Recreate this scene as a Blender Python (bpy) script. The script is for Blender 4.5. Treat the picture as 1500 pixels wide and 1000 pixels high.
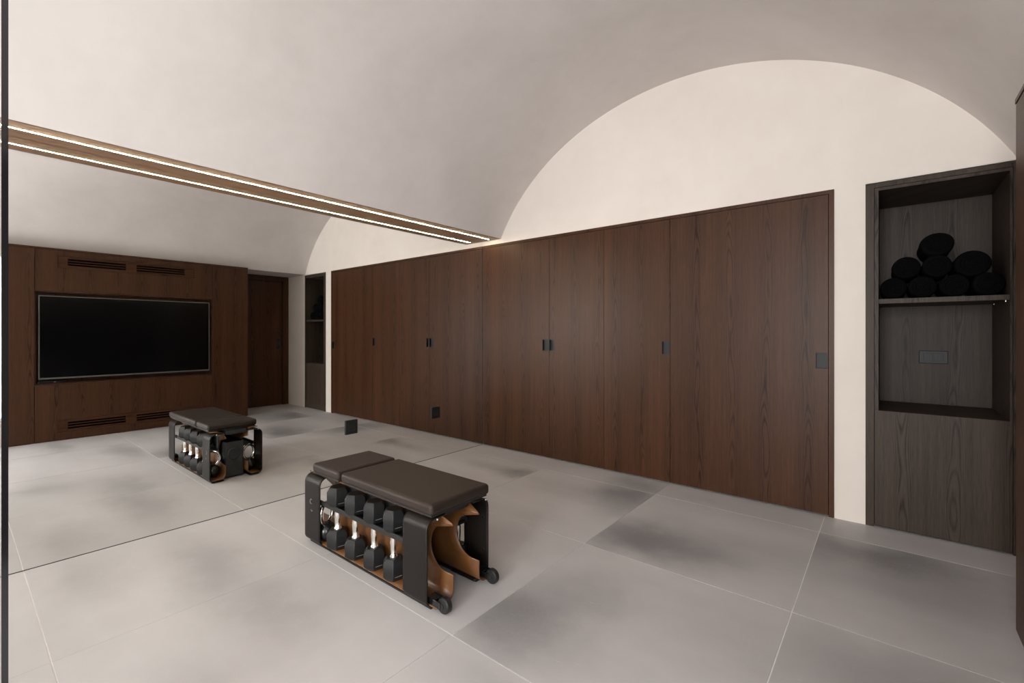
import bpy, bmesh, math, random
from mathutils import Vector

for o in list(bpy.data.objects):
    bpy.data.objects.remove(o, do_unlink=True)
S = bpy.context.scene
C = S.collection

# ------------------------------------------------------------------ camera
THETA = 0.6855
cam_d = bpy.data.cameras.new('camera')
cam_d.sensor_width = 36.0
cam_d.lens = 36.0 * 673.11 / 1500.0
cam_d.shift_y = -(500 - 487.55) / 1500.0
cam_d.clip_start = 0.02
cam = bpy.data.objects.new('camera', cam_d)
C.objects.link(cam)
cam.location = (0, 0, 1.2)
cam.rotation_euler = (math.pi / 2, 0, THETA)
S.camera = cam

# ------------------------------------------------------------------ world, window daylight, exposure
W = bpy.data.worlds.new('world')
S.world = W
W.use_nodes = True
W.node_tree.nodes['Background'].inputs[0].default_value = (0.85, 0.92, 1.0, 1)
W.node_tree.nodes['Background'].inputs[1].default_value = 0.6

def area_light(name, loc, rot, sx, sy, power, col):
    d = bpy.data.lights.new(name, 'AREA')
    d.shape = 'RECTANGLE'; d.size = sx; d.size_y = sy
    d.energy = power; d.color = col
    o = bpy.data.objects.new(name, d)
    C.objects.link(o)
    o.location = loc; o.rotation_euler = rot
    return o
# daylight coming in through the wide window in the end wall behind the camera
area_light('window_daylight', (-0.36, -4.06, 1.45), (math.radians(90), 0, 0), 1.5, 2.2, 270, (1.0, 0.985, 0.965))
# side light added behind the camera to brighten the left of the vault
area_light('vault_fill_light', (0.50, -0.75, 1.15), (math.radians(90), 0, math.radians(90)), 0.9, 1.7, 50, (1.0, 0.985, 0.98))

S.view_settings.view_transform = 'Standard'
S.view_settings.look = 'None'
S.view_settings.gamma = 1.0
S.view_settings.use_curve_mapping = False
S.view_settings.exposure = 0.0

# ------------------------------------------------------------------ layout (metres, camera at the origin, floor z = 0)
MIRROR_X = -3.375
BACK_Y = 3.632
REAR_Y = -4.2
CAB_X = 0.40
CAB_END = 2.72
DOOR_TOP = 2.132
SPRING_L, SPRING_R = 2.18, 2.14
VX, VA, VZ, VB = -1.30, 2.0, 1.45, 1.755      # vault ellipse

# ------------------------------------------------------------------ node helpers
class NT:
    def __init__(self, name):
        self.m = bpy.data.materials.new(name)
        self.m.use_nodes = True
        self.t = self.m.node_tree
        self.b = self.t.nodes['Principled BSDF']
    def n(self, typ, **kw):
        x = self.t.nodes.new(typ)
        for k, v in kw.items():
            setattr(x, k, v)
        return x
    def l(self, a, b):
        self.t.links.new(a, b)
    def setin(self, s, v):
        if hasattr(v, 'is_output'):
            self.l(v, s)
        else:
            s.default_value = v
    def math(self, op, a, b=0.0, c=None, clamp=False):
        x = self.n('ShaderNodeMath', operation=op); x.use_clamp = clamp
        self.setin(x.inputs[0], a); self.setin(x.inputs[1], b)
        if c is not None: self.setin(x.inputs[2], c)
        return x.outputs[0]
    def comb(self, a, b, c):
        x = self.n('ShaderNodeCombineXYZ')
        for i, v in enumerate((a, b, c)): self.setin(x.inputs[i], v)
        return x.outputs[0]
    def noise(self, vec, scale, detail=3.0, rough=0.5, dist=0.0):
        x = self.n('ShaderNodeTexNoise')
        self.l(vec, x.inputs['Vector'])
        x.inputs['Scale'].default_value = scale
        x.inputs['Detail'].default_value = detail
        x.inputs['Roughness'].default_value = rough
        x.inputs['Distortion'].default_value = dist
        return x.outputs['Fac']
    def ramp(self, fac, stops):
        x = self.n('ShaderNodeValToRGB')
        self.l(fac, x.inputs[0])
        e = x.color_ramp.elements
        while len(e) < len(stops): e.new(0.5)
        for q, (p, c) in zip(e, stops):
            q.position = p; q.color = (*c, 1) if len(c) == 3 else c
        return x.outputs[0]
    def mix(self, fac, a, b, mode='MIX'):
        x = self.n('ShaderNodeMix', data_type='RGBA', blend_type=mode)
        self.setin(x.inputs[0], fac)
        self.setin(x.inputs[6], a if hasattr(a, 'is_output') else (*a, 1))
        self.setin(x.inputs[7], b if hasattr(b, 'is_output') else (*b, 1))
        return x.outputs[2]
    def bump(self, height, strength, dist=0.01):
        x = self.n('ShaderNodeBump')
        x.inputs['Strength'].default_value = strength
        x.inputs['Distance'].default_value = dist
        self.l(height, x.inputs['Height'])
        self.l(x.outputs[0], self.b.inputs['Normal'])
    def pos(self):
        g = self.n('ShaderNodeNewGeometry')
        s = self.n('ShaderNodeSeparateXYZ'); self.l(g.outputs['Position'], s.inputs[0])
        return g.outputs['Position'], s.outputs

def plain(name, col, rough=0.5, metal=0.0, spec=0.5, var=0.0, vscale=30.0, bump=0.0, coat=0.0):
    k = NT(name)
    k.b.inputs['Roughness'].default_value = rough
    k.b.inputs['Metallic'].default_value = metal
    k.b.inputs['Specular IOR Level'].default_value = spec
    k.b.inputs['Coat Weight'].default_value = coat
    p, _ = k.pos()
    f = k.noise(p, vscale, 4.0, 0.6)
    lo = tuple(c * (1 - var) for c in col); hi = tuple(min(1, c * (1 + var)) for c in col)
    k.l(k.ramp(f, [(0.3, lo), (0.7, hi)]), k.b.inputs['Base Color'])
    if bump: k.bump(f, bump, 0.002)
    return k.m

def wood(name, dark, light, rough=0.42, axis='z', spec=0.45, seed=0.0):
    """stained open-pore oak veneer; grain runs along `axis`"""
    k = NT(name)
    p, (x, y, z) = k.pos()
    oi = k.n('ShaderNodeObjectInfo')
    off = k.math('MULTIPLY', oi.outputs['Random'], 17.0)
    if axis == 'z':
        h = k.math('ADD', x, y); g = z
    elif axis == 'y':
        h = k.math('ADD', x, z); g = y
    else:
        h = k.math('ADD', y, z); g = x
    h = k.math('ADD', h, k.math('ADD', off, seed))
    # veneer leaves laid side by side, each with its cathedral figure down the middle
    LW = 0.235
    q = k.math('DIVIDE', h, LW)
    li = k.math('FLOOR', q)
    u = k.math('MULTIPLY', k.math('SUBTRACT', k.math('SUBTRACT', q, li), 0.5), LW)
    wn = k.n('ShaderNodeTexWhiteNoise', noise_dimensions='1D'); k.l(li, wn.inputs['W'])
    sh = k.math('MULTIPLY', wn.outputs['Value'], 7.0)
    gz = k.math('ADD', g, sh)
    drift = k.noise(k.comb(k.math('MULTIPLY', gz, 1.3), off, 0.0), 1.0, 1.0)
    u = k.math('ADD', u, k.math('MULTIPLY_ADD', drift, 0.09, -0.045))
    wob = k.noise(k.comb(k.math('MULTIPLY', h, 26.0), k.math('MULTIPLY', gz, 6.0), off), 1.0, 2.0, 0.5)
    slow = k.noise(k.comb(k.math('MULTIPLY', h, 3.0), k.math('MULTIPLY', gz, 1.6), sh), 1.0, 1.0)
    ph = k.math('ADD', k.math('MULTIPLY', k.math('MULTIPLY', u, u), 10500.0), k.math('MULTIPLY', gz, 16.0))
    ph = k.math('ADD', ph, k.math('ADD', k.math('MULTIPLY', slow, 46.0), k.math('MULTIPLY', wob, 5.0)))
    rings = k.math('MULTIPLY_ADD', k.math('SINE', ph), 0.5, 0.5)
    rings = k.math('POWER', rings, 2.4)
    un = k.math('DIVIDE', u, 0.052)
    amt = k.math('POWER', 2.718, k.math('MULTIPLY', k.math('MULTIPLY', un, un), -1.0))
    amt = k.math('MULTIPLY', amt, k.math('MULTIPLY_ADD', k.noise(k.comb(sh, k.math('MULTIPLY', gz, 0.7), 2.0), 1.0, 1.0), 1.3, 0.25), clamp=True)
    # fine pores
    v2 = k.comb(k.math('MULTIPLY', h, 420.0), k.math('MULTIPLY', g, 9.0), off)
    pores = k.noise(v2, 1.0, 3.0, 0.6)
    v3 = k.comb(k.math('MULTIPLY', h, 60.0), k.math('MULTIPLY', g, 1.1), off)
    streak = k.noise(v3, 1.0, 3.0, 0.55)
    v5 = k.comb(k.math('MULTIPLY', h, 6.5), k.math('MULTIPLY', g, 0.1), 9.1)
    leaf = k.noise(v5, 1.0, 0.0)
    t = k.math('MULTIPLY_ADD', k.math('MULTIPLY', rings, amt), -0.42, 0.54)
    t = k.math('ADD', t, k.math('MULTIPLY_ADD', pores, 0.85, -0.425))
    t = k.math('ADD', t, k.math('MULTIPLY_ADD', streak, 0.55, -0.275))
    t = k.math('ADD', t, k.math('MULTIPLY_ADD', leaf, 0.3, -0.15), clamp=True)
    k.l(k.ramp(t, [(0.05, dark), (0.9, light)]), k.b.inputs['Base Color'])
    k.b.inputs['Roughness'].default_value = rough
    k.b.inputs['Specular IOR Level'].default_value = spec
    k.bump(t, 0.16, 0.002)
    return k.m

def plaster(name, a, b):
    k = NT(name)
    p, _ = k.pos()
    f1 = k.noise(p, 1.3, 5.0, 0.55, 0.6)
    f2 = k.noise(p, 9.0, 5.0, 0.6)
    f = k.math('ADD', k.math('MULTIPLY', f1, 0.75), k.math('MULTIPLY', f2, 0.25))
    k.l(k.ramp(f, [(0.33, a), (0.66, b)]), k.b.inputs['Base Color'])
    k.b.inputs['Roughness'].default_value = 0.75
    k.b.inputs['Specular IOR Level'].default_value = 0.25
    k.bump(k.noise(p, 40.0, 4.0, 0.6), 0.05, 0.004)
    return k.m

def tile_mat(name):
    """stone-look porcelain; each tile carries the place of its printed clouds"""
    k = NT(name)
    p, (x, y, z) = k.pos()
    n1 = k.noise(p, 1.6, 4.0, 0.55)
    n2 = k.noise(p, 7.0, 5.0, 0.6)
    n3 = k.noise(p, 60.0, 4.0, 0.7)
    band = k.noise(k.comb(k.math('MULTIPLY', x, 0.8), k.math('MULTIPLY', y, 3.0), 0.0), 1.0, 3.0, 0.5)
    f = k.math('ADD', k.math('MULTIPLY', n1, 0.35), k.math('ADD', k.math('MULTIPLY', n2, 0.15), k.math('MULTIPLY', band, 0.5)))
    base = k.ramp(f, [(0.32, (0.43, 0.42, 0.424)), (0.68, (0.57, 0.556, 0.56))])
    base = k.mix(k.math('MULTIPLY_ADD', n3, 0.9, -0.3, clamp=True), base, (0.52, 0.508, 0.511))
    dx = k.n('ShaderNodeTexNoise'); k.l(p, dx.inputs['Vector'])
    dx.inputs['Scale'].default_value = 3.2; dx.inputs['Detail'].default_value = 5.0; dx.inputs['Roughness'].default_value = 0.6
    ds = k.n('ShaderNodeSeparateXYZ'); k.l(dx.outputs['Color'], ds.inputs[0])
    col = base
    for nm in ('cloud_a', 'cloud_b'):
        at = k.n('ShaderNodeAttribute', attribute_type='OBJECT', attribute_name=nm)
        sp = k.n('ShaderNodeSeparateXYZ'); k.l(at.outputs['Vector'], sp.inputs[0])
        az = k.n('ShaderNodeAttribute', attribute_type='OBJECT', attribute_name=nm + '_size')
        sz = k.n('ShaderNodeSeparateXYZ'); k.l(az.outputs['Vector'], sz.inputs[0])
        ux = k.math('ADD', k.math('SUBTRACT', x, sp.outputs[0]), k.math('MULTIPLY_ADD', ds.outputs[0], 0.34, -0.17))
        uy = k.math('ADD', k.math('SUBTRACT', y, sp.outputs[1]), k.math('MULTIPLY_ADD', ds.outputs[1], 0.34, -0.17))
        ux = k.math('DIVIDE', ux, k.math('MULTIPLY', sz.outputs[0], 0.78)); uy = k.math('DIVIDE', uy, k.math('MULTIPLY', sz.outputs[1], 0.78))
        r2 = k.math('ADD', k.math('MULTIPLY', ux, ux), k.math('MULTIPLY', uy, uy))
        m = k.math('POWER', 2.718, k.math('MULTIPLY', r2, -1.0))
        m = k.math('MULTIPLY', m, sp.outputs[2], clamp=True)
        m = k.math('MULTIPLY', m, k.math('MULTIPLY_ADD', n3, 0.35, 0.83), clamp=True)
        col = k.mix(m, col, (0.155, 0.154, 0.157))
    # short pale scratches
    v = k.noise(k.comb(k.math('MULTIPLY', x, 14.0), k.math('MULTIPLY', y, 45.0), 0.0), 1.0, 3.0, 0.7, 1.0)
    col = k.mix(k.math('MULTIPLY_ADD', v, 5.0, -3.35, clamp=True), col, (0.55, 0.54, 0.54))
    k.l(col, k.b.inputs['Base Color'])
    k.b.inputs['Roughness'].default_value = 0.5
    k.b.inputs['Specular IOR Level'].default_value = 0.4
    k.bump(n3, 0.03, 0.002)
    return k.m

M = {}
M['plaster'] = plaster('plaster', (0.625, 0.58, 0.56), (0.70, 0.66, 0.642))
M['wall'] = plaster('wall_plaster', (0.715, 0.655, 0.605), (0.77, 0.715, 0.665))
M['oak'] = wood('dark_oak', (0.015, 0.0052, 0.0020), (0.083, 0.0335, 0.0145), rough=0.40, spec=0.2)
M['oak_case'] = wood('smoked_oak', (0.0055, 0.0038, 0.0028), (0.076, 0.054, 0.041), rough=0.48, spec=0.2, seed=4.2)
M['oak_soffit'] = wood('oak_soffit', (0.12, 0.066, 0.038), (0.33, 0.20, 0.122), axis='y')
M['tile'] = tile_mat('stone_tile')
M['grout'] = plain('grout', (0.86, 0.84, 0.82), 0.9, var=0.05)
M['black'] = plain('black_metal', (0.010, 0.0095, 0.009), 0.38, spec=0.5, var=0.1)
M['matt_black'] = plain('matt_black', (0.012, 0.012, 0.012), 0.6, var=0.15)
M['socket'] = plain('socket_black', (0.0125, 0.013, 0.0145), 0.5, spec=0.35, var=0.1)
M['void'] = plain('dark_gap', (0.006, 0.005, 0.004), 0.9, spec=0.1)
M['leather'] = plain('pad_vinyl', (0.022, 0.0135, 0.0098), 0.52, spec=0.35, var=0.12, vscale=600, bump=0.15)
M['steel_paint'] = plain('black_powder_coat', (0.0105, 0.0080, 0.0070), 0.42, spec=0.22, var=0.1, vscale=300)
M['tan'] = plain('tan_inner_sheet', (0.125, 0.052, 0.016), 0.42, spec=0.4, var=0.1, vscale=50)
M['chrome'] = plain('chrome', (0.82, 0.79, 0.76), 0.10, metal=1.0)
M['rubber'] = plain('black_rubber', (0.0115, 0.0118, 0.0125), 0.46, spec=0.42, var=0.15, vscale=200)
M['iron'] = plain('kettlebell_iron', (0.008, 0.008, 0.0085), 0.25, spec=0.5)
M['mark'] = plain('grey_mark', (0.22, 0.22, 0.22), 0.5)
M['screen'] = plain('tv_glass', (0.0015, 0.0015, 0.002), 0.16, spec=0.35)
M['bezel'] = plain('tv_bezel', (0.15, 0.14, 0.135), 0.4, metal=0.6)
M['gloss_black'] = plain('gloss_black_metal', (0.008, 0.008, 0.009), 0.12, spec=0.7)
M['towel'] = plain('black_terry', (0.0032, 0.0032, 0.0034), 1.0, spec=0.05, var=0.5, vscale=350, bump=0.9)
M['grille'] = wood('grille_oak', (0.016, 0.0056, 0.0022), (0.082, 0.033, 0.0145), axis='y', rough=0.5, spec=0.15, seed=2.0)

k = NT('mirror_silver')
k.b.inputs['Base Color'].default_value = (0.90, 0.905, 0.885, 1)
k.b.inputs['Metallic'].default_value = 1.0
k.b.inputs['Roughness'].default_value = 0.0
M['mirror'] = k.m
k = NT('led_diffuser')
k.b.inputs['Base Color'].default_value = (1, 0.9, 0.75, 1)
k.b.inputs['Emission Color'].default_value = (1.0, 0.75, 0.47, 1)
k.b.inputs['Emission Strength'].default_value = 125.0
M['led'] = k.m
k = NT('clear_glass')
tr = k.n('ShaderNodeBsdfTransparent'); tr.inputs[0].default_value = (0.97, 0.985, 0.98, 1)
gl = k.n('ShaderNodeBsdfGlossy'); gl.inputs['Roughness'].default_value = 0.0
lw = k.n('ShaderNodeLayerWeight'); lw.inputs[0].default_value = 0.5
fr = k.math('MULTIPLY_ADD', k.math('POWER', lw.outputs['Facing'], 5.0), 0.75, 0.04)
mx = k.n('ShaderNodeMixShader')
k.l(fr, mx.inputs[0]); k.l(tr.outputs[0], mx.inputs[1]); k.l(gl.outputs[0], mx.inputs[2])
k.l(mx.outputs[0], k.t.nodes['Material Output'].inputs[0])
M['glass'] = k.m

# ------------------------------------------------------------------ mesh helpers
def wloc(o):
    v = Vector((0, 0, 0))
    while o is not None:
        v = v + o.location; o = o.parent
    return v

def obj(name, bm, mat, parent=None, bevel=0.0, seg=2, smooth=False, solid=0.0, angle=35, offset=-1.0):
    """links a bmesh given in world coordinates as one mesh object, its origin at its own centre base"""
    me = bpy.data.meshes.new(name)
    lo = Vector((1e9,) * 3); hi = Vector((-1e9,) * 3)
    for v in bm.verts:
        for i in range(3):
            lo[i] = min(lo[i], v.co[i]); hi[i] = max(hi[i], v.co[i])
    c = Vector(((lo.x + hi.x) / 2, (lo.y + hi.y) / 2, lo.z))
    bmesh.ops.translate(bm, verts=bm.verts, vec=-c)
    bmesh.ops.recalc_face_normals(bm, faces=bm.faces)
    bm.to_mesh(me); bm.free()
    me.materials.append(M[mat])
    o = bpy.data.objects.new(name, me)
    C.objects.link(o)
    o.location = c - (wloc(parent) if parent else Vector((0, 0, 0)))
    if parent: o.parent = parent
    if solid:
        s = o.modifiers.new('solid', 'SOLIDIFY'); s.thickness = solid; s.offset = offset
    if bevel:
        b = o.modifiers.new('bevel', 'BEVEL'); b.width = bevel; b.segments = seg; b.limit_method = 'ANGLE'
        b.angle_limit = math.radians(40)
    if smooth or bevel:
        me.polygons.foreach_set('use_smooth', [True] * len(me.polygons))
        me.set_sharp_from_angle(angle=math.radians(angle))
    return o

def box(bm, x0, x1, y0, y1, z0, z1):
    v = [bm.verts.new(p) for p in ((x0, y0, z0), (x1, y0, z0), (x1, y1, z0), (x0, y1, z0),
                                   (x0, y0, z1), (x1, y0, z1), (x1, y1, z1), (x0, y1, z1))]
    for f in ((0, 3, 2, 1), (4, 5, 6, 7), (0, 1, 5, 4), (1, 2, 6, 5), (2, 3, 7, 6), (3, 0, 4, 7)):
        bm.faces.new([v[i] for i in f])

def boxes(*bs):
    bm = bmesh.new()
    for b in bs: box(bm, *b)
    return bm

def prism(bm, pts, axis, a, b):
    """polygon pts extruded from a to b along axis ('x': pts are (y,z); 'y': (x,z); 'z': (x,y))"""
    def mk(p, t):
        return (t, p[0], p[1]) if axis == 'x' else (p[0], t, p[1]) if axis == 'y' else (p[0], p[1], t)
    A = [bm.verts.new(mk(p, a)) for p in pts]; B = [bm.verts.new(mk(p, b)) for p in pts]
    n = len(pts)
    bm.faces.new(A); bm.faces.new(B[::-1])
    for i in range(n):
        bm.faces.new((A[i], B[i], B[(i + 1) % n], A[(i + 1) % n]))

def lathe(bm, prof, seg, centre=(0, 0, 0), axis='z', phase=0.0):
    """prof: list of (radius, height)"""
    rings = []
    for r, hgt in prof:
        ring = []
        for i in range(seg):
            a = phase + 2 * math.pi * i / seg
            u, v = r * math.cos(a), r * math.sin(a)
            p = (u, v, hgt) if axis == 'z' else (u, hgt, v) if axis == 'y' else (hgt, u, v)
            ring.append(bm.verts.new(Vector(p) + Vector(centre)))
        rings.append(ring)
    for A, B in zip(rings, rings[1:]):
        for i in range(seg):
            bm.faces.new((A[i], A[(i + 1) % seg], B[(i + 1) % seg], B[i]))
    bm.faces.new(rings[0][::-1]); bm.faces.new(rings[-1])

def tube(bm, path, r, seg=12, closed=False):
    rings = []
    n = len(path)
    for i, p in enumerate(path):
        p = Vector(p)
        a = Vector(path[(i - 1) % n] if (closed or i > 0) else path[i])
        b = Vector(path[(i + 1) % n] if (closed or i < n - 1) else path[i])
        t = (b - a).normalized()
        up = Vector((0, 1, 0)) if abs(t.y) < 0.9 else Vector((1, 0, 0))
        u = t.cross(up).normalized(); w = t.cross(u)
        rr = r[i] if isinstance(r, (list, tuple)) else r
        rings.append([bm.verts.new(p + rr * (u * math.cos(2 * math.pi * j / seg) + w * math.sin(2 * math.pi * j / seg))) for j in range(seg)])
    m = n if closed else n - 1
    for i in range(m):
        A, B = rings[i], rings[(i + 1) % n]
        for j in range(seg):
            bm.faces.new((A[j], A[(j + 1) % seg], B[(j + 1) % seg], B[j]))
    if not closed:
        bm.faces.new(rings[0][::-1]); bm.faces.new(rings[-1])

def struct(o, label=None, cat=None):
    o['kind'] = 'structure'
    if label: o['label'] = label
    if cat: o['category'] = cat
    return o

def tag(o, label, cat, group=None):
    o['label'] = label; o['category'] = cat
    if group: o['group'] = group
    return o

def empty(name, loc):
    o = bpy.data.objects.new(name, None)
    o.empty_display_size = 0.1
    C.objects.link(o); o.location = loc
    return o

def copy_tree(o, parent=None):
    c = o.copy(); C.objects.link(c); c.parent = parent
    for ch in list(o.children): copy_tree(ch, c)
    return c

# ------------------------------------------------------------------ floor of square stone tiles
PX, PY = 1.02, 1.0285
GX0, GY0 = -3.38, 0.234
floor = struct(obj('floor', boxes((-3.52, 1.25, REAR_Y - 0.1, 3.70, -0.12, -0.0025)), 'grout'),
               'light grey stone tile floor with pale joints', 'floor')
GAP = 0.0050
XG = (0.003, 0.0016, 0.0034, 0.0048, 0.004, 0.004)      # joint widths between the columns
rnd = random.Random(7)
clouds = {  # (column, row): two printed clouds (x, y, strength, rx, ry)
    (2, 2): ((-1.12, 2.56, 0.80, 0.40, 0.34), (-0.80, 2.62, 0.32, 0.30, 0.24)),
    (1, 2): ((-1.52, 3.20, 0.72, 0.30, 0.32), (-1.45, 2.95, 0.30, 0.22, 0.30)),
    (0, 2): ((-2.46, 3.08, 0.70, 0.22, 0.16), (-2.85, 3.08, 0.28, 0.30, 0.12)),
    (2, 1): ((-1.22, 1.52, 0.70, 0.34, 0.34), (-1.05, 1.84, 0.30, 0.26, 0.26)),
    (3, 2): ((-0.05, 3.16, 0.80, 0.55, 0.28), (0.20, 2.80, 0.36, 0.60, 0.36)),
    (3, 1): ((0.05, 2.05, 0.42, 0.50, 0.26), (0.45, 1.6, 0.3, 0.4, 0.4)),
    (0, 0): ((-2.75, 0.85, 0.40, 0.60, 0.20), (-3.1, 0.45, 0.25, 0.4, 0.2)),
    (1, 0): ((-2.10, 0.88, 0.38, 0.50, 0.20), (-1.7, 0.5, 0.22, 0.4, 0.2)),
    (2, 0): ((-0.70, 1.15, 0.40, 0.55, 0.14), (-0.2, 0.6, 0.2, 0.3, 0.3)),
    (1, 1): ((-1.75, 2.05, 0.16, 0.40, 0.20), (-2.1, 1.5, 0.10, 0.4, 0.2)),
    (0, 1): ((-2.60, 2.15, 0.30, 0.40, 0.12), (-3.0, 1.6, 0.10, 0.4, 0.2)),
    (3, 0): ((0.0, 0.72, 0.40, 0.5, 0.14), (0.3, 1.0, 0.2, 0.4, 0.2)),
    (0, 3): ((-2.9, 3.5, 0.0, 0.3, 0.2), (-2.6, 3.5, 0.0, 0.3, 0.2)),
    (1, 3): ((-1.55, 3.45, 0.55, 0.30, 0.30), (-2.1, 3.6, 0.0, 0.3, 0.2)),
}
for i in range(0, 5):
    for j in range(-5, 4):
        x0, x1 = GX0 + i * PX, GX0 + (i + 1) * PX
        y0, y1 = GY0 + j * PY, GY0 + (j + 1) * PY
        x0 = max(x0, -3.38); x1 = min(x1, 1.16)
        y0 = max(y0, REAR_Y); y1 = min(y1, 3.645)
        if x1 - x0 < 0.02 or y1 - y0 < 0.02: continue
        t = obj('tile', boxes((x0 + XG[i] / 2, x1 - XG[i + 1] / 2, y0 + GAP / 2, y1 - GAP / 2, -0.014, 0.0)), 'tile', floor)
        cl = clouds.get((i, j))
        if cl is None:
            cl = tuple((rnd.uniform(x0, x1), rnd.uniform(y0, y1), rnd.uniform(0.05, 0.3), rnd.uniform(0.3, 0.5), rnd.uniform(0.15, 0.3)) for _ in (0, 1))
        for nm, q in zip(('cloud_a', 'cloud_b'), cl):
            t[nm] = [float(q[0]), float(q[1]), float(q[2])]
            t[nm + '_size'] = [float(q[3]), float(q[4]), 1.0]

# ------------------------------------------------------------------ barrel vault and walls
def vx(z): return VA * math.sqrt(1 - ((z - VZ) / VB) ** 2)
tl = math.acos(-vx(SPRING_L) / VA); tr_ = math.acos(vx(SPRING_R) / VA)
NSEG = 96
inner = [(VX + VA * math.cos(tl + (tr_ - tl) * i / NSEG), VZ + VB * math.sin(tl + (tr_ - tl) * i / NSEG)) for i in range(NSEG + 1)]
outer = [(VX + (x - VX) * 1.09, VZ + (z - VZ) * 1.09) for x, z in inner]
bm = bmesh.new()
rows = []
for y in (REAR_Y - 0.05, BACK_Y + 0.06):
    rows.append(([bm.verts.new((x, y, z)) for x, z in inner], [bm.verts.new((x, y, z)) for x, z in outer]))
(a0, b0), (a1, b1) = rows
for i in range(NSEG):
    bm.faces.new((a0[i], a0[i + 1], a1[i + 1], a1[i]))
    bm.faces.new((b0[i], b1[i], b1[i + 1], b0[i + 1]))
    bm.faces.new((a0[i], b0[i], b0[i + 1], a0[i + 1]))
    bm.faces.new((a1[i], a1[i + 1], b1[i + 1], b1[i]))
for e in (0, NSEG):
    bm.faces.new((a0[e], a1[e], b1[e], b0[e]))
struct(obj('ceiling', bm, 'plaster', smooth=True, angle=20), 'pale plastered barrel vault ceiling', 'ceiling')

XR = inner[-1][0]          # right springing
XLs = inner[0][0]          # left springing
struct(obj('wall_left', boxes((-3.52, -3.388, REAR_Y, BACK_Y + 0.06, -0.02, 2.40)), 'wall'), 'plastered side wall behind the mirror', 'wall')
SW0, SW1 = -1.25, -0.25
struct(obj('wall_right', boxes((XR, XR + 0.14, REAR_Y, SW0, -0.02, 2.14), (XR, XR + 0.14, SW1, CAB_END, -0.02, 2.14), (XR, XR + 0.14, SW0, SW1, -0.02, 0.25), (XR, XR + 0.14, SW0, SW1, 2.05, 2.14)), 'wall'), 'plastered side wall behind the television panelling', 'wall')
NX0, NX1 = -0.108, 0.538   # niche frame outside
DX1 = -0.269               # right edge of wardrobe front
struct(obj('wall_back', boxes(
    (-3.52, 1.30, BACK_Y, BACK_Y + 0.14, DOOR_TOP, 3.45),            # lunette
    (DX1, NX0, BACK_Y, BACK_Y + 0.14, -0.02, DOOR_TOP),              # pier between wardrobe and niche
    (NX1, 1.30, BACK_Y, BACK_Y + 0.14, -0.02, DOOR_TOP)), 'wall'), 'pale plaster end wall under the arch', 'wall')
struct(obj('wall_passage', boxes((XR + 0.14, 1.30, CAB_END - 0.14, CAB_END, -0.02, 2.14)), 'wall'), 'side wall of the door recess', 'wall')
struct(obj('recess_light_block', boxes((1.235, 1.34, CAB_END - 0.14, BACK_Y + 0.14, -0.02, 2.26)), 'void'), 'unseen dark panel added behind the recessed door to block light', 'wall')  # unseen panel added so no outside light shows around the door
PD = 1.13                   # plane of the door in the recess
struct(obj('ceiling_recess', boxes((XR, 1.30, CAB_END - 0.14, BACK_Y, 2.14, 2.26)), 'plaster'), 'flat plaster soffit over the recessed door', 'ceiling')
# end wall behind the camera with its window; oak picked dark to cut bounce
WX0, WX1, WZ0, WZ1 = -1.16, 0.44, 0.30, 2.60
struct(obj('wall_rear', boxes(
    (-3.52, WX0, REAR_Y - 0.14, REAR_Y, -0.02, 3.45), (WX1, XR + 0.14, REAR_Y - 0.14, REAR_Y, -0.02, 3.45),
    (WX0, WX1, REAR_Y - 0.14, REAR_Y, -0.02, WZ0), (WX0, WX1, REAR_Y - 0.14, REAR_Y, WZ1, 3.45)), 'oak'), 'unseen end wall with a wide window, made dark oak to cut bounce', 'wall')
win = struct(empty('window_1', ((WX0 + WX1) / 2, REAR_Y - 0.07, WZ0)), 'wide window behind the camera', 'window')
obj('window_frame', boxes((WX0, WX0 + .05, REAR_Y - .1, REAR_Y - .05, WZ0, WZ1), (WX1 - .05, WX1, REAR_Y - .1, REAR_Y - .05, WZ0, WZ1),
    (WX0, WX1, REAR_Y - .1, REAR_Y - .05, WZ0, WZ0 + .05), (WX0, WX1, REAR_Y - .1, REAR_Y - .05, WZ1 - .05, WZ1)), 'matt_black', win)
obj('pane', boxes((WX0 + .05, WX1 - .05, REAR_Y - .08, REAR_Y - .072, WZ0 + .05, WZ1 - .05)), 'glass', win)

win2 = struct(empty('added_side_window', (XR + 0.07, (SW0 + SW1) / 2, 0.25)), 'narrow unseen side window added behind the camera to light the vault', 'window')  # unseen window added to go with the side light
obj('window_frame', boxes((XR + .05, XR + .09, SW0, SW0 + .04, .25, 2.05), (XR + .05, XR + .09, SW1 - .04, SW1, .25, 2.05),
    (XR + .05, XR + .09, SW0 + .04, SW1 - .04, .25, .29), (XR + .05, XR + .09, SW0 + .04, SW1 - .04, 2.01, 2.05)), 'matt_black', win2)
obj('pane', boxes((XR + .066, XR + .074, SW0 + .04, SW1 - .04, .29, 2.01)), 'glass', win2)

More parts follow.
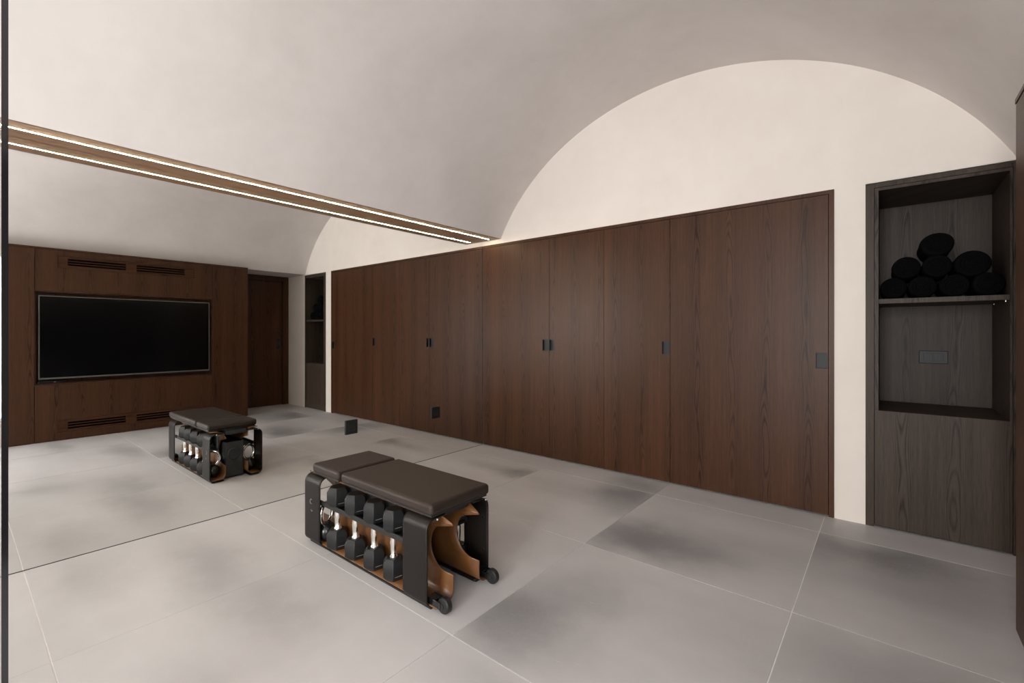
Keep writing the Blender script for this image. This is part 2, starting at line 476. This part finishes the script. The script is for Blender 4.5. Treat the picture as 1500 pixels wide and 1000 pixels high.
# ------------------------------------------------------------------ mirror wall, timber soffit, light line
mir = empty('wall_mirror', ((MIRROR_X), 1.5, 0))
mir.name = 'mirror'
tag(mir, 'full height wall mirror running along the left side under the light line', 'mirror')
obj('mirror_glass', boxes((MIRROR_X - 0.006, MIRROR_X, REAR_Y + 2.8, BACK_Y - 0.004, 0.0035, SPRING_L - 0.002)), 'mirror', mir)
obj('bottom_channel', boxes((MIRROR_X - 0.008, MIRROR_X + 0.002, REAR_Y + 2.8, BACK_Y - 0.004, 0.0005, 0.003)), 'black', mir)
LEDX = -3.238
sof = struct(obj('trim_1', boxes((-3.388, LEDX - 0.005, REAR_Y, BACK_Y, SPRING_L, SPRING_L + 0.03),
                                 (LEDX + 0.005, XLs - 0.012, REAR_Y, BACK_Y, SPRING_L, SPRING_L + 0.03),
                                 (LEDX - 0.005, LEDX + 0.005, REAR_Y, BACK_Y, SPRING_L + 0.012, SPRING_L + 0.03)), 'oak_soffit'),
             'brown oak soffit board above the mirror', 'soffit')
led = empty('led_strip_light', (LEDX, 1.5, SPRING_L - 0.004))
tag(led, 'thin warm white light line set in the oak soffit above the mirror', 'strip light')
bm = bmesh.new()
prism(bm, [(LEDX + 0.0027 * math.cos(a), SPRING_L + 0.001 + 0.0027 * math.sin(a)) for a in [math.pi + math.pi * i / 8 for i in range(9)]], 'y', REAR_Y + 2.8, BACK_Y - 0.055)
obj('diffuser', bm, 'led', led, smooth=True)
obj('profile', boxes((LEDX - 0.0045, LEDX + 0.0045, REAR_Y + 2.8, BACK_Y - 0.05, SPRING_L + 0.001, SPRING_L + 0.011)), 'bezel', led)

# ------------------------------------------------------------------ wardrobe doors along the end wall
YF, YD = BACK_Y - 0.004, BACK_Y + 0.020
DT = 2.104      # top of the door leaves
Z0 = 0.012
def leaf(name, x0, x1, notch, label):
    """one flush door; notch = (nx0, nx1, nz0, nz1) cut for its recessed pull"""
    g = 0.0016
    x0 += g; x1 -= g
    r = struct(empty(name, ((x0 + x1) / 2, YF, 0)), label, 'door')
    nx0, nx1, nz0, nz1 = notch
    nx0 = max(nx0, x0); nx1 = min(nx1, x1)
    bs = [(x0, x1, YF, YD, Z0, nz0), (x0, x1, YF, YD, nz1, DT)]
    if nx0 > x0: bs.append((x0, nx0, YF, YD, nz0, nz1))
    if nx1 < x1: bs.append((nx1, x1, YF, YD, nz0, nz1))
    obj('door_panel', boxes(*bs), 'oak', r)
    h = obj('recessed_pull', boxes((nx0, nx1, YD - 0.003, YD, nz0, nz1),
        (nx0, nx0 + .0025, YF + .001, YD - .003, nz0, nz1), (nx1 - .0025, nx1, YF + .001, YD - .003, nz0, nz1),
        (nx0 + .0025, nx1 - .0025, YF + .001, YD - .003, nz0, nz0 + .0025), (nx0 + .0025, nx1 - .0025, YF + .001, YD - .003, nz1 - .0025, nz1)), 'socket', r)
    h['label'] = 'black square recessed pull'
    return r
SEAM = (-3.372, -2.506, -1.926, -1.341, -0.300)
leaf('door_1', SEAM[0], SEAM[1], (-2.586, -2.506, 1.030, 1.138), 'dark oak wardrobe door beside the mirror corner, pull at its right edge')
leaf('door_2', SEAM[1], SEAM[2], (-2.506, -2.451, 1.030, 1.138), 'dark oak wardrobe door, second from the mirror, pull at its left edge')
leaf('door_3', SEAM[2], SEAM[3], (-1.408, -1.341, 1.028, 1.132), 'dark oak wardrobe door, third from the mirror, next to the widest door')
leaf('door_4', SEAM[3], SEAM[4], (-0.370, -0.303, 0.965, 1.070), 'widest dark oak door, beside the pale pier')
struct(obj('trim_2', boxes((SEAM[4] + 0.002, DX1, YF - 0.002, BACK_Y + 0.14, 0.002, DOOR_TOP), (SEAM[0], SEAM[4] + 0.002, YF - 0.002, BACK_Y + 0.14, DT + 0.003, DOOR_TOP)), 'oak'),
       'dark oak frame around the wardrobe doors', 'door frame')
struct(obj('wall_wardrobe_backing', boxes((-3.50, SEAM[4], YD + 0.012, YD + 0.04, 0.0, DT)), 'void'), 'dark backing behind the wardrobe doors', 'wall')

# ------------------------------------------------------------------ recessed door beyond the television panelling
dr = struct(empty('door_5', (PD, 3.20, 0)), 'dark door in the shadowed recess past the television panelling', 'door')
obj('door_panel', boxes((PD, PD + 0.045, CAB_END + 0.03, 3.532, 0.006, 2.05)), 'oak', dr)
obj('door_frame', boxes((PD - 0.02, PD + 0.10, 3.538, BACK_Y - 0.002, 0.001, 2.139), (PD - 0.02, PD + 0.10, CAB_END + 0.002, 3.538, 2.056, 2.139),
                        (PD - 0.02, PD + 0.10, CAB_END + 0.002, CAB_END + 0.026, 0.001, 2.056)), 'oak', dr)
hb = obj('handle_plate', boxes((PD - 0.008, PD, 3.445, 3.495, 0.93, 1.12)), 'black', dr, bevel=0.002)
obj('pull_bar', boxes((PD - 0.045, PD - 0.008, 3.463, 3.477, 0.955, 0.975), (PD - 0.045, PD - 0.008, 3.463, 3.477, 1.075, 1.095), (PD - 0.058, PD - 0.045, 3.460, 3.480, 0.945, 1.105)), 'black', hb, bevel=0.002)
bm = bmesh.new(); lathe(bm, [(0.020, PD - 0.010), (0.022, PD - 0.006), (0.022, PD)], 20, (0, 3.488, 1.205), axis='x')
obj('lock_rosette', bm, 'black', dr, smooth=True)

# ------------------------------------------------------------------ niche with shelf at the end wall
nic = empty('niche_cabinet', ((NX0 + NX1) / 2, BACK_Y, 0))
tag(nic, 'tall dark oak niche with one shelf and a closed base, right of the pale pier', 'shelf unit')
NB = 4.185
IX0, IX1 = -0.044, 0.512
nf = BACK_Y - 0.006
obj('frame', boxes((NX0, -0.066, nf, BACK_Y + 0.14, 0.002, 2.122), (IX1 + 0.012, NX1, nf, BACK_Y + 0.14, 0.002, 2.122), (-0.066, IX1 + 0.012, nf, BACK_Y + 0.14, 2.098, 2.122)), 'oak_case', nic)
obj('side_panel', boxes((-0.064, IX0, nf + 0.002, NB, 0.7222, 2.078)), 'oak_case', nic)
obj('side_panel', boxes((IX1, IX1 + 0.010, nf + 0.002, NB, 0.7222, 2.078)), 'oak_case', nic)
obj('top_panel', boxes((-0.064, IX1 + 0.010, nf + 0.002, NB, 2.078, 2.096)), 'oak_case', nic)
obj('back_panel', boxes((-0.064, IX1 + 0.012, NB, NB + 0.02, 0.0, 2.10)), 'oak_case', nic)
obj('bottom_ledge', boxes((-0.064, IX1 + 0.010, nf + 0.025, NB, 0.700, 0.722)), 'oak_case', nic)
obj('base_door', boxes((-0.063, IX1 + 0.010, nf + 0.002, nf + 0.024, 0.012, 0.722)), 'oak_case', nic)
obj('plinth_and_light_stop', boxes((-0.066, IX1 + 0.012, nf + 0.052, nf + 0.06, 0.0, 0.70),(-0.063, IX1 + 0.010, nf + 0.030, nf + 0.05, 0.0005, 0.0115)), 'void', nic)  # tall void sheet added behind the base door to block light through its gap
SHZ = 1.409
obj('shelf', boxes((IX0 + 0.001, IX1 - 0.001, nf + 0.012, NB - 0.001, SHZ - 0.028, SHZ)), 'oak_case', nic)
for x in (IX0 + 0.008, IX1 - 0.008):
    for y in (3.68, 4.05):
        bm = bmesh.new(); lathe(bm, [(0.004, SHZ - 0.037), (0.004, SHZ - 0.028)], 8, (x, y, 0)); obj('shelf_pin', bm, 'chrome', nic)

sk = empty('wall_socket', (0.2365, NB, 0.995))
tag(sk, 'black double socket plate on the back of the niche below the shelf', 'socket')
obj('plate', boxes((0.164, 0.309, NB - 0.009, NB - 0.0005, 0.995, 1.080)), 'socket', sk, bevel=0.003)
for x in (0.187, 0.239):
    m_ = obj('module', boxes((x, x + 0.047, NB - 0.0115, NB - 0.009, 1.012, 1.063)), 'socket', sk, bevel=0.001)
    for q in (-0.008, 0.0, 0.008):
        bm = bmesh.new(); lathe(bm, [(0.0025, NB - 0.0125), (0.0025, NB - 0.0115)], 8, (x + 0.0235 + q, 0, 1.0375), axis='y'); obj('contact_hole', bm, 'steel_paint', m_)

# rolled black towels on the shelf
def towel(cx, cz, rx, rz, y0, y1, label, sd):
    r = random.Random(sd)
    root = empty('rolled_towel', (cx, (y0 + y1) / 2, cz - rz))
    tag(root, label, 'towel', 'rolled black towels on the niche shelf')
    bm = bmesh.new()
    seg, rings = 28, []
    ph = r.uniform(0, 6)
    for y, s in ((y0, 0.80), (y0 + .004, 0.90), (y0 + .016, 0.98), (y0 + .05, 1.0), ((y0 + y1) / 2, 0.985), (y1 - .05, 1.0), (y1 - .012, 0.96), (y1, 0.82)):
        rings.append([bm.verts.new((cx + rx * s * math.cos(a) * (1 + 0.02 * math.sin(3 * a + ph)), y, cz + rz * s * math.sin(a) * (1 + 0.02 * math.cos(2 * a + ph)))) for a in [2 * math.pi * i / seg for i in range(seg)]])
    for A, B in zip(rings, rings[1:]):
        for i in range(seg): bm.faces.new((A[i], A[(i + 1) % seg], B[(i + 1) % seg], B[i]))
    bm.faces.new(rings[0]); bm.faces.new(rings[-1][::-1])
    obj('towel_roll', bm, 'towel', root, smooth=True)
    path = []
    for i in range(64):
        a = ph + i * 0.36; q = 0.12 + 0.66 * i / 63
        path.append((cx + rx * q * math.cos(a), y0 - 0.001, cz + rz * q * math.sin(a)))
    bm = bmesh.new(); tube(bm, path, 0.0035, 6); obj('spiral_edge', bm, 'towel', root, smooth=True)
yF, yB = 3.70, 4.12
b0 = SHZ + 0.0015
for i, (cx, lab) in enumerate(((0.0275, 'black rolled towel at the left end of the bottom row'), (0.162, 'black rolled towel in the bottom row, second from the left'),
                               (0.301, 'black rolled towel in the bottom row, third from the left'), (0.441, 'black rolled towel at the right end of the bottom row'))):
    towel(cx, b0 + 0.067, 0.0670, 0.067, yF, yB, lab, i)
for i, (cx, rx, rz, lab) in enumerate(((0.088, 0.071, 0.067, 'black rolled towel at the left of the middle row'), (0.227, 0.068, 0.069, 'black rolled towel in the centre under the topmost one'),
                                       (0.377, 0.081, 0.074, 'black rolled towel at the right of the middle row, the plumpest'))):
    towel(cx, b0 + 0.190, rx, rz, yF + 0.01, yB, lab, 10 + i)
towel(0.227, b0 + 0.317, 0.078, 0.070, yF + 0.005, yB, 'topmost black rolled towel of the pile', 20)

# ------------------------------------------------------------------ television panelling on the right wall (seen in the mirror)
cab = empty('media_wall_panelling', ((CAB_X + XR) / 2, 1.2, 0))
tag(cab, 'dark oak panelling around the television, opposite the mirror', 'wall panelling')
CT = 2.14
cb = CAB_X + 0.022
SL, SR = 0.578, 2.272       # seams
RZ0, RZ1 = 0.630, 1.662     # television recess
g = 0.0015
obj('side_panel', boxes((CAB_X, cb, -0.10, SL - g, 0.006, CT - 0.021)), 'oak', cab)
obj('side_panel', boxes((CAB_X, cb, SR + g, CAB_END, 0.006, CT - 0.021)), 'oak', cab)
obj('end_panel', boxes((cb, XR, CAB_END - 0.022, CAB_END, 0.006, CT - 0.021)), 'oak', cab)
obj('top_board', boxes((CAB_X - 0.003, XR, -0.10, CAB_END, CT - 0.018, CT)), 'oak', cab)
obj('carcass', boxes((cb + 0.004, XR - 0.005, -0.10, SL - 0.03, 0.0, CT - 0.02), (cb + 0.004, XR - 0.005, SR + 0.03, CAB_END - 0.025, 0.0, CT - 0.02),
                     (cb + 0.030, XR - 0.005, SL - 0.03, SR + 0.03, 0.0, RZ0 - 0.03), (cb + 0.030, XR - 0.005, SL - 0.03, SR + 0.03, RZ1 + 0.03, CT - 0.02)), 'void', cab)
obj('recess_liner', boxes((XR - 0.012, XR - 0.005, SL, SR, RZ0, RZ1), (cb, XR - 0.012, SL, SL + 0.012, RZ0, RZ1), (cb, XR - 0.012, SR - 0.012, SR, RZ0, RZ1),
                          (cb, XR - 0.012, SL + 0.012, SR - 0.012, RZ1 - 0.012, RZ1), (cb, XR - 0.012, SL + 0.012, SR - 0.012, RZ0, RZ0 + 0.012)), 'oak', cab)

def front_with_slots(name, y0, y1, z0, z1, gy0, gy1, gz0, gz1, slots, slotz, lab):
    """front panel with a let-in ventilation grille whose slots are open gaps between slats"""
    p = obj(name, boxes((CAB_X, cb, y0, gy0, z0, z1), (CAB_X, cb, gy1, y1, z0, z1), (CAB_X, cb, gy0, gy1, z0, gz0), (CAB_X, cb, gy0, gy1, gz1, z1)), 'oak', cab)
    e = 0.0015
    X0, X1 = CAB_X + 0.0035, cb
    (s1a, s1b), (s2a, s2b) = slots
    zz = [gz0 + e] + [q for s in slotz for q in s] + [gz1 - e]
    gr = empty('ventilation_grille', (cb, (gy0 + gy1) / 2, gz0)); gr.location -= wloc(cab); gr.parent = cab
    gr['label'] = lab
    for a, b in ((gy0 + e, s1a), (s1b, s2a), (s2b, gy1 - e)):
        obj('grille_plate', boxes((X0, X1, a, b, gz0 + e, gz1 - e)), 'grille', gr)
    for a, b in slots:
        for i in range(0, len(zz), 2):
            obj('slat', boxes((X0, X1, a, b, zz[i], zz[i + 1])), 'grille', gr)
slots = ((0.840, 1.352), (1.452, 1.955))
front_with_slots('upper_panel', SL + g, SR - g, RZ1 + 0.0015, CT - 0.021, 0.755, 2.060, 1.925, 2.062, slots,
                 ((1.960, 1.979), (1.988, 2.007), (2.016, 2.035)), 'oak ventilation grille above the television')
front_with_slots('lower_panel', SL + g, SR - g, 0.006, RZ0 - 0.0015, 0.755, 2.060, 0.090, 0.232, slots,
                 ((0.119, 0.138), (0.148, 0.167), (0.177, 0.196)), 'oak ventilation grille below the television')

tv = empty('television', (0.44, 1.425, 0.668))
tag(tv, 'wide flat black television with a thin grey bezel in the oak recess', 'television')
TY0, TY1, TZ0, TZ1, TX = 0.609, 2.240, 0.690, 1.612, 0.410
obj('housing', boxes((TX + 0.006, 0.500, TY0 + 0.006, TY1 - 0.006, TZ0 + 0.006, TZ1 - 0.006)), 'matt_black', tv)
b = 0.0085
obj('bezel', boxes((TX, TX + 0.012, TY0, TY0 + b, TZ0, TZ1), (TX, TX + 0.012, TY1 - b, TY1, TZ0, TZ1),
                   (TX, TX + 0.012, TY0 + b, TY1 - b, TZ0, TZ0 + 0.016), (TX, TX + 0.012, TY0 + b, TY1 - b, TZ1 - b, TZ1)), 'bezel', tv)
obj('screen', boxes((TX + 0.003, TX + 0.006, TY0 + b, TY1 - b, TZ0 + 0.016, TZ1 - b)), 'screen', tv)
obj('badge', boxes((TX - 0.001, TX, 1.41, 1.44, TZ0 + 0.004, TZ0 + 0.012)), 'chrome', tv)
mb = empty('media_box', (0.445, 0.72, RZ0 + 0.012))
tag(mb, 'slim black media box under the left end of the television', 'media box')
obj('case', boxes((0.424, 0.490, 0.606, 0.830, RZ0 + 0.013, RZ0 + 0.040)), 'gloss_black', mb, bevel=0.002)
obj('indicator', boxes((0.4228, 0.424, 0.73, 0.745, RZ0 + 0.024, RZ0 + 0.029)), 'mark', mb)

# ------------------------------------------------------------------ sockets fixed on the mirror
def mirror_socket(y0, y1, z0, z1, label):
    s = empty('mirror_socket', (MIRROR_X, (y0 + y1) / 2, z0))
    tag(s, label, 'socket', 'black sockets on the mirror')
    obj('plate', boxes((MIRROR_X + 0.0005, MIRROR_X + 0.010, y0, y1, z0, z1)), 'socket', s, bevel=0.002)
    obj('insert', boxes((MIRROR_X + 0.010, MIRROR_X + 0.012, y0 + .024, y1 - .024, z0 + .026, z1 - .026)), 'black', s, bevel=0.001)
mirror_socket(2.010, 2.116, 0.380, 0.494, 'black square socket plate on the mirror, just above the bench pad')
mirror_socket(2.908, 3.012, 0.380, 0.488, 'black square socket plate on the mirror, the one close to the wardrobe doors')

# ------------------------------------------------------------------ glazed partition edge beside the camera
gp = empty('glass_partition', (-2.3, 0.081, 0))
tag(gp, 'slim glossy black framed glass partition at the left picture edge', 'glass partition')
PXR = -1.60
def vz(x): return VZ + VB * math.sqrt(max(0, 1 - ((x - VX) / VA) ** 2))
obj('stile', boxes((PXR - 0.035, PXR, 0.0755, 0.0868, 0.0, vz(PXR) - 0.002)), 'gloss_black', gp)
bm = bmesh.new()
xs = [-3.08 + (PXR - 0.036 + 3.08) * i / 16 for i in range(17)]
prism(bm, [(xs[0], 0.012), (xs[-1], 0.012)] + [(x, vz(x) - 0.01) for x in xs[::-1]], 'y', 0.078, 0.084)
obj('glass_pane', bm, 'glass', gp)
obj('floor_channel', boxes((-3.09, PXR - 0.036, 0.0755, 0.0868, 0.0, 0.012)), 'gloss_black', gp)

# ------------------------------------------------------------------ training bench
BX0, BX1, BY0, BY1 = -2.605, -1.535, 1.300, 1.690
bench = empty('workout_bench', ((BX0 + BX1) / 2, (BY0 + BY1) / 2, 0))
tag(bench, 'black padded training bench with tan inner shell standing in front of the mirror', 'bench')
bcx, bcy = (BX0 + BX1) / 2, (BY0 + BY1) / 2

def pad(x0, x1, lab):
    p = obj('pad', boxes((x0, x1, 1.303, 1.678, 0.410, 0.462)), 'leather', bench, bevel=0.017, seg=4)
    p['label'] = lab
    obj('pad_board', boxes((x0 + .012, x1 - .012, 1.315, 1.666, 0.402, 0.412)), 'matt_black', p)
pad(-2.535, -2.262, 'short brown black head pad'); pad(-2.236, -1.512, 'long brown black seat pad')

def sheet(pts, xr):
    """grid over a (y, z) profile; xr(z) gives the x range of the sheet at that point"""
    bm = bmesh.new(); rows = []
    for y, z, xa, xb in pts:
        rows.append([bm.verts.new((xa + (xb - xa) * t, y, z)) for t in (0, 0.08, 0.16, 0.5, 0.84, 0.92, 1)])
    for A, B in zip(rows, rows[1:]):
        for i in range(len(A) - 1): bm.faces.new((A[i], A[i + 1], B[i + 1], B[i]))
    return bm

def arc(cy, cz, r, a0, a1, n=8):
    return [(cy + r * math.cos(math.radians(a0 + (a1 - a0) * i / n)), cz + r * math.sin(math.radians(a0 + (a1 - a0) * i / n))) for i in range(n + 1)]

for side in (-1, 1):
    yo = BY0 if side < 0 else BY1
    def Yf(d): return yo - side * d          # d = distance inwards from the outer face
    # corner brackets: bent black steel strips closing the channel at both ends
    for x0, x1 in ((BX0, BX0 + 0.165), (BX1 - 0.165, BX1)):
        prof = [(0.100, 0.012)] + [(0.034 + y, 0.046 + z) for y, z in arc(0, 0, 0.034, 270, 180)] + [(0.044 + y, 0.344 + z) for y, z in arc(0, 0, 0.044, 180, 90)] + [(0.105, 0.388)]
        bm = sheet([(Yf(d), z, x0, x1) for d, z in prof], None)
        obj('corner_bracket', bm, 'steel_paint', bench, smooth=True, solid=0.006, angle=50, offset=0)
    # tan inner sheet with a round cut-out at each end
    zc, r = 0.232, 0.104
    zs = sorted(set([0.075 + (0.315 - 0.075) * i / 30 for i in range(31)] + [zc - r - 1e-4, zc - r + 1e-4, zc - r + 0.002]))
    zs = [z for z in zs if z <= 0.330]
    prof = [(0.012, 0.0225)] + [(0.072 + y, 0.0625 + z) for y, z in arc(0, 0, 0.040, 270, 360)][:-1]
    prof += [(0.112, z) for z in zs] + [(0.112 - 0.055 + 0.055 * math.cos(a), 0.345 + 0.055 * math.sin(a)) for a in [math.pi / 2 * i / 8 for i in range(9)]] + [(0.020, 0.400)]
    pts = []
    XA, XB = BX0 + 0.0, BX1 + 0.045
    for d, z in prof:
        cut = 0.0
        if d > 0.06 and abs(z - zc) < r:
            cut = 0.045 + 0.0 + math.sqrt(r * r - (z - zc) ** 2)
        if z > 0.352: cut = 0.10 * min(1, (z - 0.352) / 0.04)
        pts.append((Yf(d), z, XA + cut * (1.0 if z <= 0.352 else 0.4), XB - cut))
    bm = sheet(pts, None)
    t_ = obj('inner_sheet', bm, 'tan', bench, smooth=True, solid=0.004, angle=50, offset=0)
    t_['label'] = 'tan inner sheet with round cut-outs at its ends'
    # rail that steadies the upper heads
    rail = boxes((BX0 + 0.13, BX1 - 0.13, min(Yf(0.020), Yf(0.108)), max(Yf(0.020), Yf(0.108)), 0.236, 0.242),
                 (BX0 + 0.13, BX1 - 0.13, min(Yf(0.014), Yf(0.020)), max(Yf(0.014), Yf(0.020)), 0.236, 0.262))
    obj('dumbbell_rail', rail, 'matt_black', bench)
    obj('shade_strip', boxes((BX0 + 0.14, BX1 - 0.14, min(Yf(0.104), Yf(0.108)), max(Yf(0.104), Yf(0.108)), 0.205, 0.345)), 'matt_black', bench)  # black strip behind the upper heads stands in for shade under the pads
    # floor runner and cross rib
    obj('runner', boxes((BX0 + 0.02, BX1 - 0.0, min(Yf(0.02), Yf(0.085)), max(Yf(0.02), Yf(0.085)), 0.0005, 0.0085)), 'rubber', bench)
    # wheel with hub
    wy = yo - side * 0.042
    bm = bmesh.new(); lathe(bm, [(0.018, wy - 0.017), (0.030, wy - 0.015), (0.034, wy - 0.010), (0.034, wy + 0.010), (0.030, wy + 0.015), (0.018, wy + 0.017)], 28, (BX1 + 0.066, 0, 0.0345), axis='y')
    w_ = obj('wheel', bm, 'rubber', bench, smooth=True)
    bm = bmesh.new(); lathe(bm, [(0.012, wy - 0.020), (0.012, wy + 0.020)], 16, (BX1 + 0.066, 0, 0.0345), axis='y')
    obj('hub', bm, 'matt_black', w_, smooth=True)
    obj('wheel_arm', boxes((BX1 - 0.03, BX1 + 0.060, wy - 0.025, wy - 0.0205, 0.020, 0.052), (BX1 - 0.03, BX1 + 0.060, wy + 0.0205, wy + 0.025, 0.020, 0.052), (BX1 - 0.03, BX1 + 0.020, wy - 0.0205, wy + 0.0205, 0.024, 0.048)), 'gloss_black', bench, bevel=0.002)
    # bolts
    for (bx, bd, bz) in ((BX1 + 0.020, 0.040, 0.395), (BX0 - 0.020, 0.040, 0.395)):
        bm = bmesh.new(); lathe(bm, [(0.0045, bz - 0.008), (0.0045, bz)], 10, (bx, Yf(bd), 0)); obj('bolt', bm, 'chrome', bench)
    for bz in (0.12, 0.28):
        for bx in (BX1 - 0.03, BX1 - 0.13):
            bm = bmesh.new(); lathe(bm, [(0.004, Yf(0.004) - 0.0015), (0.004, Yf(0.004) + 0.0015)], 10, (bx, 0, bz), axis='y'); obj('bolt', bm, 'chrome', bench)
# under-pad frame and the storage box hung between the channels
obj('pad_frame', boxes((BX0 + 0.02, BX1 - 0.02, BY0 + 0.12, BY1 - 0.12, 0.372, 0.401), (BX0 + 0.08, BX0 + 0.12, BY0 + 0.03, BY1 - 0.03, 0.402, 0.4035), (BX1 - 0.12, BX1 - 0.08, BY0 + 0.03, BY1 - 0.03, 0.402, 0.4035)), 'matt_black', bench)
sb = obj('storage_box', boxes((BX0 + 0.06, BX0 + 0.40, BY0 + 0.130, BY1 - 0.122, 0.012, 0.300)), 'matt_black', bench, bevel=0.006)
bm = bmesh.new(); lathe(bm, [(0.045, BX0 + 0.056), (0.05, BX0 + 0.060)], 28, (0, bcy, 0.20), axis='x'); obj('round_latch', bm, 'rubber', sb, smooth=True)
# small emblem pressed into the front left bracket
tube_pts = [(-2.533 + 0.011 * math.cos(a), BY0 - 0.0035, 0.245 + 0.013 * math.sin(a)) for a in [2 * math.pi * i / 20 for i in range(20)]]
bm = bmesh.new(); tube(bm, tube_pts[3:18], 0.0016, 6); obj('emblem', bm, 'mark', bench, smooth=True)
bm = bmesh.new(); tube(bm, [(-2.533, BY0 - 0.0035, 0.200), (-2.526, BY0 - 0.0035, 0.190), (-2.516, BY0 - 0.0035, 0.197)], 0.0014, 6); obj('emblem', bm, 'mark', bench, smooth=True)

# dumbbells standing upright in the channels
def make_dumbbell():
    root = empty('hex_dumbbell', (0, 0, 0))
    R = 0.0575
    for z0, z1 in ((0.0, 0.104), (0.230, 0.336)):
        bm = bmesh.new()
        lathe(bm, [(R * 0.70, z0), (R, z0 + 0.022), (R, z1 - 0.022), (R * 0.70, z1)], 6)
        hd = obj('head', bm, 'rubber', root, bevel=0.0018, seg=2)
        fx, fy = math.cos(math.radians(-30)), math.sin(math.radians(-30))
        ap = R * math.cos(math.pi / 6) + 0.0003
        bm = bmesh.new()
        tube(bm, [(fx * ap - fy * q, fy * ap + fx * q, z0 + 0.026) for q in (-0.018, 0.018)], 0.0011, 6)
        obj('weight_mark', bm, 'mark', hd)
    bm = bmesh.new()
    lathe(bm, [(0.0195, 0.102), (0.0195, 0.112), (0.0145, 0.118), (0.0170, 0.146), (0.0180, 0.168), (0.0170, 0.190), (0.0145, 0.216), (0.0195, 0.222), (0.0195, 0.232)], 20)
    obj('handle', bm, 'chrome', root, smooth=True, angle=60)
    return root
db = make_dumbbell()
zb = 0.0252
front = [(-2.335, 1.06, 'black hex dumbbell at the left end of the front row, beside the kettlebell'), (-2.160, 1.03, 'black hex dumbbell in the front row, second from the left'),
         (-1.992, 1.0, 'black hex dumbbell in the front row, third from the left'), (-1.834, 0.95, 'black hex dumbbell at the right end of the front row, half behind the bracket')]
first = True
for x, s, lab in front:
    o = db if first else copy_tree(db)
    first = False
    o.location = (x, BY0 + 0.047, zb); o.scale = (s, s, 1.0); o.rotation_euler = (0, 0, 0.36)
    tag(o, lab, 'dumbbell', 'hex dumbbells in the bench')
for x, s, lab in ((-1.700, 0.95, 'black hex dumbbell in the rear channel, glimpsed through the round cut-out'),):
    o = copy_tree(db); o.location = (x, BY1 - 0.050, zb); o.scale = (s * 0.98, s * 0.98, 1.0); o.rotation_euler = (0, 0, 0.1)
    tag(o, lab, 'dumbbell', 'hex dumbbells in the bench')

# kettlebells at the mirror end
def make_kettlebell():
    root = empty('kettlebell', (0, 0, 0))
    prof = []
    R, cz = 0.053, 0.049
    for i in range(3, 21):
        a = -math.pi / 2 + math.pi * i / 20
        prof.append((max(0.0005, R * math.cos(a)), cz + R * math.sin(a)))
    prof[0] = (0.028, 0.0)
    bm = bmesh.new(); lathe(bm, prof, 28); obj('ball', bm, 'iron', root, smooth=True)
    path = []
    for i in range(25):
        a = math.radians(-62 + 304 * i / 24)
        path.append((0.052 * math.cos(a), 0, 0.150 + 0.060 * math.sin(a)))
    bm = bmesh.new(); tube(bm, path, 0.0105, 14); obj('handle', bm, 'chrome', root, smooth=True, angle=60)
    return root
kb = make_kettlebell()
kb.location = (-2.475, BY0 + 0.058, zb); kb.rotation_euler = (0, 0, -1.13)
tag(kb, 'black kettlebell with chrome handle in the front channel', 'kettlebell', 'kettlebells in the bench')
k2 = copy_tree(kb); k2.location = (-2.475, BY1 - 0.058, zb); k2.rotation_euler = (0, 0, 1.25)
tag(k2, 'black kettlebell with chrome handle in the rear channel, clear in the mirror', 'kettlebell', 'kettlebells in the bench')
